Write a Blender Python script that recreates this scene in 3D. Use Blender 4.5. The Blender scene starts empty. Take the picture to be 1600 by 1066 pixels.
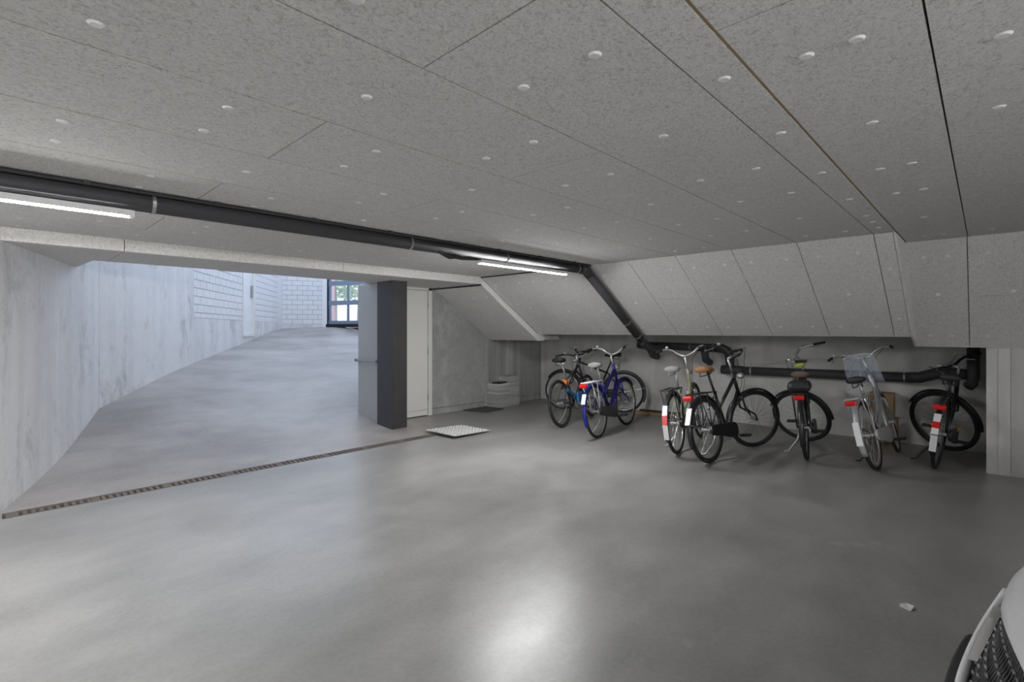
import bpy, math, random
from mathutils import Vector, Matrix
random.seed(7)
sc = bpy.context.scene
col = sc.collection
PI = math.pi
FPX, HY, CAMZ = 776.6, 516.5, 1.4          # focal length in pixels (1600 wide), horizon row, eye height

# ------------------------------------------------------------------ camera, sky, exposure
cd = bpy.data.cameras.new('camera'); cam = bpy.data.objects.new('camera', cd); col.objects.link(cam)
cd.sensor_width = 36; cd.lens = FPX/1600*36; cd.shift_y = -(533-HY)/1600; cd.clip_start = .02
YAW = math.atan2(740, FPX)                 # view direction measured from +X
cam.location = (0, 0, CAMZ); cam.rotation_euler = (PI/2, 0, YAW-PI/2)
sc.camera = cam
w = bpy.data.worlds.new('sky'); sc.world = w; w.use_nodes = True
bg = w.node_tree.nodes['Background']; bg.inputs[0].default_value = (.69, .805, 1.0, 1); bg.inputs[1].default_value = 1.38
LAMP = 245.0                                # emission of every LED tube
sc.view_settings.view_transform = 'Standard'; sc.view_settings.look = 'None'
sc.view_settings.gamma = 1; sc.view_settings.use_curve_mapping = False
sc.view_settings.exposure = 0.76
try:
    sc.cycles.use_denoising = True; sc.cycles.max_bounces = 10; sc.cycles.diffuse_bounces = 6
    sc.cycles.sample_clamp_indirect = 10; sc.cycles.caustics_reflective = False; sc.cycles.caustics_refractive = False
except Exception: pass

# ------------------------------------------------------------------ mesh collector
class MB:
    def __init__(s): s.v = []; s.f = []
    def add(s, vs, fs):
        n = len(s.v); s.v += [tuple(p) for p in vs]; s.f += [tuple(i+n for i in f) for f in fs]; return s
    def box(s, a, b):
        x0, y0, z0 = a; x1, y1, z1 = b
        return s.add([(x0,y0,z0),(x1,y0,z0),(x1,y1,z0),(x0,y1,z0),(x0,y0,z1),(x1,y0,z1),(x1,y1,z1),(x0,y1,z1)],
                     [(0,3,2,1),(4,5,6,7),(0,1,5,4),(1,2,6,5),(2,3,7,6),(3,0,4,7)])
    def obox(s, c, ax, ay, az):               # oriented box from centre and half-axis vectors
        c, ax, ay, az = map(Vector, (c, ax, ay, az)); vs = []
        for k in (-1, 1):
            for (i, j) in ((-1,-1),(1,-1),(1,1),(-1,1)): vs.append(c+ax*i+ay*j+az*k)
        return s.add(vs, [(0,3,2,1),(4,5,6,7),(0,1,5,4),(1,2,6,5),(2,3,7,6),(3,0,4,7)])
    def prism(s, pts, z0, z1):
        n = len(pts); vs = [(x, y, z0) for x, y in pts]+[(x, y, z1) for x, y in pts]
        return s.add(vs, [tuple(range(n-1, -1, -1)), tuple(range(n, 2*n))]+[(i, (i+1) % n, n+(i+1) % n, n+i) for i in range(n)])
    def tube(s, pts, r, n=8, cap=True):
        pts = [Vector(p) for p in pts]; m = len(pts); rs = r if isinstance(r, (list, tuple)) else [r]*m
        vs = []; prev = None
        for i, p in enumerate(pts):
            t = (pts[min(i+1, m-1)]-pts[max(i-1, 0)]).normalized()
            if prev is None:
                u = t.orthogonal().normalized()
            else:
                u = (prev-t*prev.dot(t)).normalized()
            prev = u; q = t.cross(u)
            for k in range(n):
                a = 2*PI*k/n; vs.append(p+(u*math.cos(a)+q*math.sin(a))*rs[i])
        fs = [(i*n+k, i*n+(k+1) % n, (i+1)*n+(k+1) % n, (i+1)*n+k) for i in range(m-1) for k in range(n)]
        if cap: fs += [tuple(range(n-1, -1, -1)), tuple((m-1)*n+k for k in range(n))]
        return s.add(vs, fs)
    def torus(s, c, R, r, n=40, k=8, sy=1.0, M=None):        # wheel plane = local XZ
        c = Vector(c); vs = []
        for i in range(n):
            a = 2*PI*i/n
            for j in range(k):
                b = 2*PI*j/k; rr = R+r*math.cos(b)
                vs.append(c+Vector((rr*math.cos(a), r*sy*math.sin(b), rr*math.sin(a))))
        return s.add(vs, [(i*k+j, ((i+1) % n)*k+j, ((i+1) % n)*k+(j+1) % k, i*k+(j+1) % k) for i in range(n) for j in range(k)])
    def ball(s, c, rx, ry=None, rz=None, n=12, m=8):
        ry = ry or rx; rz = rz or rx; c = Vector(c); vs = []
        for i in range(m+1):
            t = PI*i/m
            for j in range(n):
                a = 2*PI*j/n; vs.append(c+Vector((rx*math.sin(t)*math.cos(a), ry*math.sin(t)*math.sin(a), rz*math.cos(t))))
        return s.add(vs, [(i*n+j, (i+1)*n+j, (i+1)*n+(j+1) % n, i*n+(j+1) % n) for i in range(m) for j in range(n)])
    def xf(s, M):
        s.v = [tuple(M @ Vector(p)) for p in s.v]; return s
    def mesh(s, name, mat, smooth=False):
        me = bpy.data.meshes.new(name); me.from_pydata(s.v, [], s.f); me.validate()
        if mat: me.materials.append(mat)
        if smooth: me.polygons.foreach_set('use_smooth', [True]*len(me.polygons))
        me.update(); return me
    def build(s, name, mat, parent=None, smooth=False, bevel=0):
        return link(name, s.mesh(name, mat, smooth), parent, bevel)
def link(name, me, parent=None, bevel=0):
    o = bpy.data.objects.new(name, me); col.objects.link(o); o.parent = parent
    if bevel:
        b = o.modifiers.new('bevel', 'BEVEL'); b.width = bevel; b.segments = 2; b.limit_method = 'ANGLE'
    return o
def tag(o, label=None, cat=None, group=None, kind=None):
    if label: o['label'] = label
    if cat: o['category'] = cat
    if group: o['group'] = group
    if kind: o['kind'] = kind
    return o
def empty(name, loc=(0,0,0), rz=0, label=None, cat=None, group=None, kind=None):
    o = bpy.data.objects.new(name, None); col.objects.link(o); o.location = loc; o.rotation_euler = (0, 0, rz)
    o.empty_display_size = .1
    return tag(o, label, cat, group, kind)

# ------------------------------------------------------------------ materials
def new(name):
    m = bpy.data.materials.new(name); m.use_nodes = True
    nt = m.node_tree; return m, nt, nt.nodes['Principled BSDF']
def plain(name, c, rough=.5, metal=0, spec=.5, alpha=1, trans=0, vary=.06, scale=30):
    m, nt, b = new(name); N = nt.nodes; L = nt.links
    b.inputs['Roughness'].default_value = rough; b.inputs['Metallic'].default_value = metal
    b.inputs['Specular IOR Level'].default_value = spec; b.inputs['Alpha'].default_value = alpha
    b.inputs['Transmission Weight'].default_value = trans
    g = N.new('ShaderNodeNewGeometry'); n = N.new('ShaderNodeTexNoise'); n.inputs['Scale'].default_value = scale; n.inputs['Detail'].default_value = 2
    L.new(g.outputs['Position'], n.inputs['Vector'])
    r = N.new('ShaderNodeMix'); r.data_type = 'RGBA'
    r.inputs[6].default_value = (*[x*(1-vary) for x in c], 1); r.inputs[7].default_value = (*[min(1, x*(1+vary)) for x in c], 1)
    L.new(n.outputs['Fac'], r.inputs[0]); L.new(r.outputs[2], b.inputs['Base Color'])
    return m
def emit(name, c, s):
    m, nt, b = new(name); b.inputs['Base Color'].default_value = (*c, 1)
    b.inputs['Emission Color'].default_value = (*c, 1); b.inputs['Emission Strength'].default_value = s; return m
def ramp(nt, stops):
    r = nt.nodes.new('ShaderNodeValToRGB'); e = r.color_ramp.elements
    while len(e) < len(stops): e.new(.5)
    for k, (p, c) in zip(e, stops): k.position = p; k.color = (*c, 1) if len(c) == 3 else c
    return r
def noise(nt, vec, scale, detail=4, rough=.55, dist=0, typ=None):
    n = nt.nodes.new('ShaderNodeTexNoise'); n.inputs['Scale'].default_value = scale; n.inputs['Detail'].default_value = detail
    n.inputs['Roughness'].default_value = rough; n.inputs['Distortion'].default_value = dist
    if typ: n.noise_type = typ
    nt.links.new(vec, n.inputs['Vector']); return n
def mapped(nt, vec, s):
    m = nt.nodes.new('ShaderNodeMapping'); m.inputs['Scale'].default_value = s; nt.links.new(vec, m.inputs['Vector']); return m.outputs[0]
def mixc(nt, fac, a, b, mode='MIX'):
    x = nt.nodes.new('ShaderNodeMix'); x.data_type = 'RGBA'; x.blend_type = mode
    for sock, v in ((0, fac), (6, a), (7, b)):
        if hasattr(v, 'links'): nt.links.new(v, x.inputs[sock])
        else: x.inputs[sock].default_value = v if not isinstance(v, tuple) else (*v, 1)[:4]
    return x.outputs[2]
def bump(nt, b, h, strength, dist=.005):
    n = nt.nodes.new('ShaderNodeBump'); n.inputs['Strength'].default_value = strength; n.inputs['Distance'].default_value = dist
    nt.links.new(h, n.inputs['Height']); nt.links.new(n.outputs[0], b.inputs['Normal'])

def concrete(name, lo, hi, streak=True, rough=.75, bumps=.25, patch=None, strips=False):
    m, nt, b = new(name); g = nt.nodes.new('ShaderNodeNewGeometry'); P = g.outputs['Position']
    n1 = noise(nt, P, .9, 5, .6, .4); n2 = noise(nt, P, 7, 5, .65)
    c = mixc(nt, n1.outputs['Fac'], lo, hi)
    c = mixc(nt, .45, c, ramp_out(nt, n2.outputs['Fac'], [(.3, lo), (.75, hi)]))
    if streak:
        v = noise(nt, mapped(nt, P, (4, 4, .3)), 1, 3, .5)
        c = mixc(nt, streak if streak is not True else .4, c, ramp_out(nt, v.outputs['Fac'], [(.35, tuple(x*.75 for x in lo)), (.6, hi)]))
    if patch:
        n3 = noise(nt, mapped(nt, P, (1, 1, .6)), 1.7, 9, .8, .3)
        k = ramp_out(nt, n3.outputs['Fac'], [(.52, (0,0,0)), (.63, (1,1,1))])
        c = mixc(nt, mul(nt, k, .5), c, patch)
    if strips:
        oi = nt.nodes.new('ShaderNodeObjectInfo'); c = mixc(nt, .8, c, ramp_out(nt, oi.outputs['Random'], [(0, (.66,)*3), (1, (1.12,)*3)]), 'MULTIPLY')
    nt.links.new(c, b.inputs['Base Color']); b.inputs['Roughness'].default_value = rough
    b.inputs['Specular IOR Level'].default_value = .3
    bump(nt, b, n2.outputs['Fac'], bumps, .004); return m
def ramp_out(nt, fac, stops):
    r = ramp(nt, stops); nt.links.new(fac, r.inputs[0]); return r.outputs[0]
def mul(nt, a, k):
    x = nt.nodes.new('ShaderNodeMath'); x.operation = 'MULTIPLY'; nt.links.new(a, x.inputs[0]); x.inputs[1].default_value = k; return x.outputs[0]

def woodwool(name, lo, mid, hi):
    m, nt, b = new(name); g = nt.nodes.new('ShaderNodeNewGeometry'); P = g.outputs['Position']
    f1 = noise(nt, P, 46, 3, .6, 1.8); f2 = noise(nt, mapped(nt, P, (1, 1.7, 1.3)), 75, 2, .6, 1.4); big = noise(nt, P, 2.2, 4, .6)
    add = nt.nodes.new('ShaderNodeMath'); add.operation = 'ADD'; nt.links.new(f1.outputs['Fac'], add.inputs[0]); nt.links.new(f2.outputs['Fac'], add.inputs[1])
    h = mul(nt, add.outputs[0], .5)
    c = ramp_out(nt, h, [(.37, lo), (.48, mid), (.62, hi)])
    c = mixc(nt, mul(nt, big.outputs['Fac'], .35), c, tuple(x*.82 for x in mid))
    nt.links.new(c, b.inputs['Base Color']); b.inputs['Roughness'].default_value = .95; b.inputs['Specular IOR Level'].default_value = .1
    bump(nt, b, h, .35, .006); return m

def floor_mat(name, lo, hi, r0, r1):
    m, nt, b = new(name); g = nt.nodes.new('ShaderNodeNewGeometry'); P = g.outputs['Position']
    n1 = noise(nt, mapped(nt, P, (1, 1.5, 1)), .8, 5, .58, .15); n2 = noise(nt, mapped(nt, P, (1, 1.6, 1)), 2.6, 4, .55, .2); n3 = noise(nt, P, 40, 3, .6)
    c = mixc(nt, ramp_out(nt, n1.outputs['Fac'], [(.33, (0,0,0)), (.69, (1,1,1))]), lo, hi)
    c = mixc(nt, .3, c, ramp_out(nt, n2.outputs['Fac'], [(.25, tuple(x*.8 for x in lo)), (.75, tuple(x*1.08 for x in hi))]))
    c = mixc(nt, .12, c, ramp_out(nt, n3.outputs['Fac'], [(.3, tuple(x*.6 for x in lo)), (.6, hi)]))
    for (p, r, k) in ((3.84,.69,0), .05, .5), ((3.92,.60,0), .06, .5), ((4.02,.52,0), .05, .45), ((2.155,.965,0), .035, .45), ((4.0,.44,0), .035, .4):
        d = nt.nodes.new('ShaderNodeVectorMath'); d.operation = 'DISTANCE'; d.inputs[1].default_value = p; nt.links.new(P, d.inputs[0])
        a = nt.nodes.new('ShaderNodeMath'); a.operation = 'MULTIPLY_ADD'; nt.links.new(noise(nt, P, 22, 3, .6).outputs['Fac'], a.inputs[0]); a.inputs[1].default_value = r*1.6; nt.links.new(d.outputs['Value'], a.inputs[2])
        mr = nt.nodes.new('ShaderNodeMapRange'); mr.inputs[1].default_value = r*.8; mr.inputs[2].default_value = r*2; mr.inputs[3].default_value = k; mr.inputs[4].default_value = 0
        nt.links.new(a.outputs[0], mr.inputs[0]); c = mixc(nt, mr.outputs[0], c, (.40,.40,.38))
    nt.links.new(c, b.inputs['Base Color'])
    rr = ramp_out(nt, n2.outputs['Fac'], [(.3, (r0,)*3), (.7, (r1,)*3)])
    nt.links.new(rr, b.inputs['Roughness']); b.inputs['Specular IOR Level'].default_value = .5
    bump(nt, b, n2.outputs['Fac'], .02, .01); return m

M = {}
M['floor'] = floor_mat('polished_concrete', (.18,.178,.172), (.34,.338,.33), .285, .36)
M['ramp'] = floor_mat('ramp_concrete', (.19,.175,.165), (.43,.405,.39), .36, .5)
M['wool'] = woodwool('wood_wool_board', (.46,.445,.425), (.72,.705,.69), (.84,.825,.805))
M['joint'] = plain('dark_board_joint', (.085,.07,.05), .95)
M['foam'] = plain('ochre_foam_joint', (.42,.34,.20), .9)
M['cap'] = plain('white_plastic_cap', (.84,.84,.84), .5, vary=.02)
M['conc_wall'] = concrete('pale_cast_concrete', (.64,.64,.645), (.80,.80,.805), .22, .65, .15, (.33,.33,.33))
M['conc_dark'] = concrete('grey_cast_concrete', (.24,.245,.24), (.42,.425,.42), False, .75, .25, (.52,.52,.51))
M['conc_board'] = concrete('board_marked_concrete', (.30,.30,.295), (.52,.52,.51), True, .8, .3, None, True)
M['conc_back'] = concrete('recess_concrete', (.56,.555,.54), (.74,.735,.72), .3, .85, .2)
M['conc_right'] = concrete('light_board_concrete', (.55,.55,.54), (.74,.74,.73), True, .8, .3, None, True)
M['block'] = plain('white_block', (.74,.74,.75), .8, vary=.05, scale=2.5)
M['mortar'] = plain('grey_mortar', (.42,.43,.46), .9)
M['steel_col'] = plain('anthracite_paint', (.045,.048,.055), .45, vary=.15, scale=6)
M['steel_col2'] = plain('anthracite_darker_paint', (.036,.034,.034), .55, vary=.25, scale=9)
M['white_door'] = plain('cream_white_door', (.78,.78,.74), .5, vary=.02, scale=3)
M['white_frame'] = plain('white_frame', (.74,.74,.70), .5, vary=.02)
M['grey_door'] = plain('grey_steel_door', (.40,.41,.42), .5, vary=.03, scale=3)
M['far_door'] = plain('bright_white_door', (.78,.79,.80), .5, vary=.02)
M['pipe'] = plain('anthracite_pvc', (.05,.05,.056), .6, vary=.1, scale=5)
M['clamp'] = plain('zinc_clamp', (.42,.43,.44), .4, .8)
M['rail'] = plain('black_conduit', (.03,.03,.032), .6)
M['lamp_body'] = plain('white_lamp_housing', (.75,.75,.75), .5)
M['led'] = emit('led_tube', (1.0, .995, .99), LAMP)
M['iron'] = plain('rusty_cast_iron', (.145,.12,.105), .75, vary=.35, scale=25)
M['slot'] = plain('drain_dark', (.015,.012,.01), .9)
M['zinc'] = plain('galvanised_plate', (.46,.46,.45), .5, .15, vary=.1, scale=12); M['tread'] = plain('tread_painted_gloss', (.86,.86,.85), .4, .1)  # paler tread colour stands in for gloss on the raised diamonds
M['tile'] = concrete('grey_paver', (.40,.40,.39), (.60,.60,.59), False, .85, .2, None, True)
M['black'] = plain('black_plastic', (.018,.018,.02), .5)
M['mat'] = plain('dark_rubber_mat', (.07,.07,.068), .9, vary=.2)
M['paper'] = plain('white_paper', (.72,.72,.68), .8)
M['glass'] = plain('door_glass', (.9,.95,1), .05, alpha=.12)
M['al_blue'] = plain('blue_grey_aluminium', (.22,.27,.36), .45, .2)
M['al_dark'] = plain('dark_blue_jamb', (.03,.045,.08), .5)
M['leaf'] = plain('tree_leaf', (.36,.46,.26), .8, vary=.4, scale=3)
M['trunk'] = plain('tree_bark', (.32,.30,.26), .9)
M['brick_red'] = plain('red_brick_pillar', (.62,.36,.38), .85, vary=.1)
M['asphalt'] = plain('outdoor_paving', (.45,.45,.44), .9)
M['wood'] = plain('brown_board', (.28,.19,.10), .8, vary=.2, scale=20)

# ------------------------------------------------------------------ floor and ramp
MB().box((-5,-6,-.2), (8.6,5.27,0)).box((4.06,5.27,-.2), (8.6,6.8,0)).box((-5,5.27,-.2), (.06,5.6,0)).box((.06,5.27,-.2), (4.06,5.43,-.06)).build('floor', M['floor']); tag(bpy.data.objects['floor'], kind='structure')
PROF = [(5.43,0),(6.0,.035),(6.4,.07),(6.94,.15),(7.5,.28),(8.07,.42),(8.65,.525),(9.4,.665),(10.4,.81),(12.66,1.09),(13.45,1.20),(14.8,1.38),(16.4,1.46)]
def rampz(x, y):
    z = PROF[-1][1]
    for (a, za), (b, zb) in zip(PROF, PROF[1:]):
        if y <= b:
            z = za+(zb-za)*(y-a)/(b-a); break
    k = min(1, max(0, (y-12)/2.5))
    return max(0, z)+.075*max(0, min(x, 8)-5.9)*k
mb = MB(); xs = [-.5+.6*i for i in range(18)]; ys = [5.43+.2*i for i in range(56)]
for y in ys:
    for x in xs: mb.v.append((x, y, rampz(x, y)))
nx = len(xs)
for j in range(len(ys)-1):
    for i in range(nx-1):
        if xs[i] > 3.8 and ys[j] < 6.5: continue
        mb.f.append((j*nx+i, j*nx+i+1, (j+1)*nx+i+1, (j+1)*nx+i))
tag(mb.build('floor_ramp', M['ramp'], smooth=True), kind='structure')
MB().box((3.2,5.43,-.2), (4.3,6.7,-.0)).build('floor_landing', M['floor']); tag(bpy.data.objects['floor_landing'], kind='structure')

# ------------------------------------------------------------------ ceiling of wood wool boards
GAP = .006
tag(MB().box((-5,-6,2.222), (8.6,5.47,2.5)).build('ceiling', M['joint']), kind='structure'); CEIL = bpy.data.objects['ceiling']
meshes = {}
def boxmesh(name, lx, ly, lz, mat):
    k = (name, round(lx, 3), round(ly, 3), round(lz, 3), mat.name)
    if k not in meshes: meshes[k] = MB().box((-lx/2,-ly/2,-lz/2), (lx/2,ly/2,lz/2)).mesh(name, mat)
    return meshes[k]
cm = MB()
for rad, z in ((.021, 0),):
    n = 14; vs = [(.021*math.cos(2*PI*k/n), .021*math.sin(2*PI*k/n), .001) for k in range(n)]+[(.014*math.cos(2*PI*k/n), .014*math.sin(2*PI*k/n), -.004) for k in range(n)]
    cm.add(vs, [tuple(range(n, 2*n))]+[(k, (k+1) % n, n+(k+1) % n, n+k) for k in range(n)])
CAPM = cm.mesh('fixing_cap', M['cap'])
def board(parent, x0, x1, y0, y1, caps=True, z=2.2, th=.02):
    o = link('board', boxmesh('board', x1-x0-GAP, y1-y0-GAP, th, M['wool']), parent); o.location = ((x0+x1)/2, (y0+y1)/2, z+th/2)
    if caps and x1 > -.2:
        ym = (y0+y1)/2; w = (y1-y0)/2-.145
        pts = [(x0+.3, ym-w), (x0+.3, ym+w), ((x0+x1)/2, ym), (x1-.3, ym-w), (x1-.3, ym+w)] if x1-x0 > 1.6 else [(x0+.3, ym-w), (x0+.3, ym+w)]
        for (px, py) in pts:
            if px < -.3: continue
            c = link('fixing_cap', CAPM, o); c.location = (px-o.location.x, py-o.location.y, -th/2-.0005)
    return o
XB, XR = 5.06, 5.74
rows = [(.675,1.245,.91),(1.245,1.825,1.89),(1.825,2.41,.89),(2.41,2.985,1.89),(2.985,3.56,.87),(3.56,4.2,1.87),(4.2,4.835,.85),(4.835,5.47,1.845)]
for y0, y1, s in rows:
    s0 = s-4*math.ceil((s+3)/4)
    cuts = [-5+.001]+[s-2*k for k in range(3, 0, -1) if s-2*k > -4.6]+[s, s+2]+([s+4] if s+4 < XB-.2 else [])+[XB]
    for a, b in zip(cuts, cuts[1:]): board(CEIL, a, b, y0, y1)
for a, b in zip((-5,-2.09,-.09,1.91,3.91), (-2.09,-.09,1.91,3.91,XB)): # narrow strip
    o = board(CEIL, a, b, .527, .675, False)
    if b > 0:
        for px in (a+.3, (a+b)/2-.0, b-.3):
            c = link('fixing_cap', CAPM, o); c.location = (px-o.location.x, 0, -.0105)
MB().box((-5,.519,2.2045), (XB,.530,2.23)).build('foam_joint', M['foam'], CEIL)
for y0, y1, s in ((.11,.522,3.34),(-.47,.11,2.19),(-1.05,-.47,3.3),(-1.63,-1.05,2.2),(-2.21,-1.63,3.3)):
    for a, b in zip((-5, s-4, s-2, s), (s-4, s-2, s, XR)): board(CEIL, a, b, y0, y1)
board(CEIL, -5, XR, -6, -2.21, False)

# beam over the ramp opening
beam = empty('ceiling_beam', (0,5.47,2.2), kind='structure')
LP = [(0.02,5.495),(.646,7.243),(.699,6.40),(1.80,6.36),(1.83,6.44),(3.70,6.44),(3.86,6.66),(5.07,6.66),(5.07,5.495)]
def put(o, parent): o.parent = parent; o.matrix_parent_inverse = Matrix.Translation(-parent.location); return o
put(MB().prism(LP[::-1], 2.115, 2.75).build('core', M['joint']), beam)
for a, b in zip((-.05,.81,2.86,4.91), (.81,2.86,4.91,5.075)):
    put(MB().box((a+.003,5.465,2.094), (b-.003,5.494,2.199)).build('face_board', M['wool']), beam)
def clipx(poly, x0, x1):
    for sgn, xc in ((1, x0), (-1, x1)):
        out = []
        for p, q in zip(poly, poly[1:]+poly[:1]):
            ip, iq = sgn*(p[0]-xc) >= 0, sgn*(q[0]-xc) >= 0
            if ip: out.append(p)
            if ip != iq: t = (xc-p[0])/(q[0]-p[0]); out.append((xc, p[1]+t*(q[1]-p[1])))
        poly = out
        if not poly: return []
    return poly
for a, b in zip((0,.81,1.83,2.86,4.0), (.81,1.83,2.86,4.0,5.07)):
    pc = clipx(LP, a+.003, b-.003)
    if len(pc) > 2: put(MB().prism(pc[::-1], 2.093, 2.113).build('soffit_board', M['wool']), beam)
put(MB().box((5.06,5.47,2.07), (5.075,6.64,2.094)).build('edge_strip', M['rail']), beam)
MB().box((.7,6.46,2.76), (9.5,6.66,4.6)).build('wall_facade', M['conc_wall']); tag(bpy.data.objects['wall_facade'], kind='structure')

# ------------------------------------------------------------------ sloped ceiling over the bicycles
def slope_panel(parent, name, y0, y1, A, B, t0, t1, mat, th=.02, g=GAP, caps=()):
    A2, B2 = Vector((A[0], 0, A[1])), Vector((B[0], 0, B[1])); d = (B2-A2); L = d.length; d.normalize(); n = Vector((-d.z, 0, d.x))
    if n.z < 0: n = -n
    c = A2+d*L*(t0+t1)/2+n*th/2; c.y = (y0+y1)/2
    k = ('sl', name, round(y1-y0, 3), round(L*(t1-t0), 3), round(d.x, 3))
    if k not in meshes:
        meshes[k] = MB().obox((0,0,0), d*(L*(t1-t0)-g)/2, Vector((0, (y1-y0-g)/2, 0)), n*th/2).mesh(name, mat)
    o = link(name, meshes[k], parent); o.location = c-parent.location
    for (py, pt) in caps:
        cp = link('fixing_cap', CAPM, o); q = A2+d*L*pt; q.y = py; cp.location = q-c-n*.0005
        cp.rotation_euler = (0, math.atan2(n.x, n.z), 0)
    return o
SA, SB = (XB, 2.2), (6.40, 1.335)
slope = empty('ceiling_slope', (XB,0,2.2), kind='structure')
def pslope(pts, y0, y1):
    n = len(pts); vs = [(x, y0, z) for x, z in pts]+[(x, y1, z) for x, z in pts]
    return MB().add(vs, [tuple(range(n)), tuple(range(2*n-1, n-1, -1))]+[(i, n+i, n+(i+1) % n, (i+1) % n) for i in range(n)])
put(pslope([(XB+.03,2.215),(6.42,1.355),(7.9,1.355),(7.9,2.22),(5.2,2.22)], .54, 6.8).build('core', M['joint']), slope)
ycuts = [.545,.675,1.245,1.825,2.41,2.985,3.56,4.14,4.72,5.47]
splits = [.5, 0, .5, 0, .48, 0, .5, .52, 0]
for (a, b), s in zip(zip(ycuts, ycuts[1:]), splits):
    cps = [(a+.13, .14), (b-.13, .14), (a+.13, .88), (b-.13, .88), ((a+b)/2, .52 if not s else .60)] if b-a > .3 else [((a+b)/2, .3), ((a+b)/2, .8)]
    if s:
        slope_panel(slope, 'board', a, b, SA, SB, 0, s, M['wool'], caps=[c for c in cps if c[1] < s])
        slope_panel(slope, 'board', a, b, SA, SB, s, 1, M['wool'], caps=[c for c in cps if c[1] > s])
    else: slope_panel(slope, 'board', a, b, SA, SB, 0, 1, M['wool'], caps=cps)
put(MB().box((6.40,.545,1.335), (7.85,6.6,1.353)).build('recess_soffit', M['conc_back']), slope)
# lower stretch of the slope beside the white door
TA, TB = (5.075, 2.09), (6.372, 1.225)
for (a, b), s in zip(((5.5,6.07),(6.07,6.645)), (0, .5)):
    if s:
        slope_panel(slope, 'board', a, b, TA, TB, 0, s, M['wool']); slope_panel(slope, 'board', a, b, TA, TB, s, 1, M['wool'])
    else: slope_panel(slope, 'board', a, b, TA, TB, 0, 1, M['wool'], caps=[(a+.13,.2),(b-.13,.2),(a+.13,.85)])
put(pslope([(5.075,2.09),(6.372,1.225),(6.55,1.225),(6.55,1.34),(6.39,1.335),(XB,2.2)], 5.478, 5.498).build('side_strip', M['white_frame']), slope)
put(pslope([(5.09,2.105),(6.38,1.24),(7.0,1.24),(7.0,1.34),(6.42,1.34),(5.12,2.2)], 5.5, 6.645).build('lower_core', M['conc_back']), slope)
put(MB().box((5.058,3.6,2.182), (5.068,5.47,2.1995)).build('edge_strip', M['rail']), slope)
# steeper stretch at the right
RA, RB = (XR, 2.2), (6.75, 1.23)
put(pslope([(XR+.03,2.215),(6.77,1.25),(7.9,1.25),(7.9,2.22)], -6, .535).build('right_core', M['joint']), slope)
for (a, b), s in zip(((.115,.542),(-.47,.115),(-1.05,-.47),(-1.63,-1.05)), (0, .5, 0, .5)):
    cps = [(a+.13, .14), (b-.13, .14), (a+.13, .88), (b-.13, .88), ((a+b)/2, .47)]
    if s:
        slope_panel(slope, 'board', a, b, RA, RB, 0, s, M['wool'], caps=[c for c in cps if c[1] < s])
        slope_panel(slope, 'board', a, b, RA, RB, s, 1, M['wool'], caps=[c for c in cps if c[1] > s])
    else: slope_panel(slope, 'board', a, b, RA, RB, 0, 1, M['wool'], caps=cps)
put(pslope([(XB,2.2),(6.40,1.335),(6.75,1.23),(XR,2.2)], .527, .545).build('return_panel', M['wool']), slope)
put(MB().box((6.75,-6,1.23), (7.85,.54,1.248)).build('right_soffit', M['conc_back']), slope)

# ------------------------------------------------------------------ walls of the garage
def swall(name, mb, mat): return tag(mb.build(name, mat), kind='structure')
swall('wall_back', MB().box((7.85,-6,0), (8.1,6.9,2.2)), M['conc_back'])
wr = swall('wall_right', MB().box((6.78,-6,0), (7.85,-.01,1.23)), M['conc_right'])
y = -.005; random.seed(3)
while y > -3:
    wd = random.uniform(.07, .12); d = random.uniform(0, .008)
    MB().box((6.748+d,y-wd+.002,0), (6.79,y,1.229)).build('board_imprint', M['conc_right'], wr); y -= wd
# wall with the white door
wd_ = swall('wall_door', MB().box((5.045,6.67,0), (8.1,6.9,2.6)).box((4.05,6.70,0), (5.05,6.9,2.093)), M['conc_dark'])
x = 6.245
while x < 7.85:
    ww = random.uniform(.07, .115); d = random.uniform(0, .012)
    MB().box((x,6.640+d,0), (min(x+ww-.002, 7.85),6.68,1.36)).build('board_imprint', M['conc_board'], wd_); x += ww
MB().box((5.045,6.648,0), (6.245,6.68,2.093)).build('cast_face', M['conc_dark'], wd_)
# closing walls out of view
swall('wall_left_return', MB().box((-5.2,5.45,0), (.03,5.65,2.2)), M['conc_wall'])
swall('wall_behind', MB().box((-5.2,-6.2,0), (-5,5.65,2.2)), M['conc_wall'])
swall('wall_side', MB().box((-5.2,-6.2,0), (8.1,-6,2.2)), M['conc_wall'])

# ramp walls
def wallseg(name, p, q, z0, z1, th, mat, side=1):
    p, q = Vector((*p, 0)), Vector((*q, 0)); d = (q-p).normalized(); n = Vector((-d.y, d.x, 0))*side*th
    return swall(name, MB().prism([tuple(v[:2]) for v in ((p, q, q+n, p+n) if side < 0 else (p, p+n, q+n, q))][::-1], z0, z1), mat)
BEND = (.944, 8.07); W2D = Vector((.5661, .8243)); 
def w2(s): return (BEND[0]+W2D.x*s, BEND[1]+W2D.y*s)
S1, S2, S3, S4 = 2.825, 5.57, 6.46, 8.83            # blocks begin, door begins, door ends, wall ends
wallseg('wall_left', (.03,5.40), (BEND[0]-.004, BEND[1]-.012), -.1, 4.5, .25, M['conc_wall'])
wallseg('wall_ramp_left', w2(.006), w2(S1), -.1, 4.5, .25, M['conc_wall'])
wl = wallseg('wall_ramp_base', w2(S1), w2(S2), -.1, 1.63, .25, M['conc_wall'])
wallseg('wall_ramp_mid_base', w2(S2), w2(S3), .5, 1.26, .25, M['conc_wall'])
wallseg('wall_ramp_far_base', w2(S3), w2(S4+.1), .5, 1.625, .25, M['conc_wall'])
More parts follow.
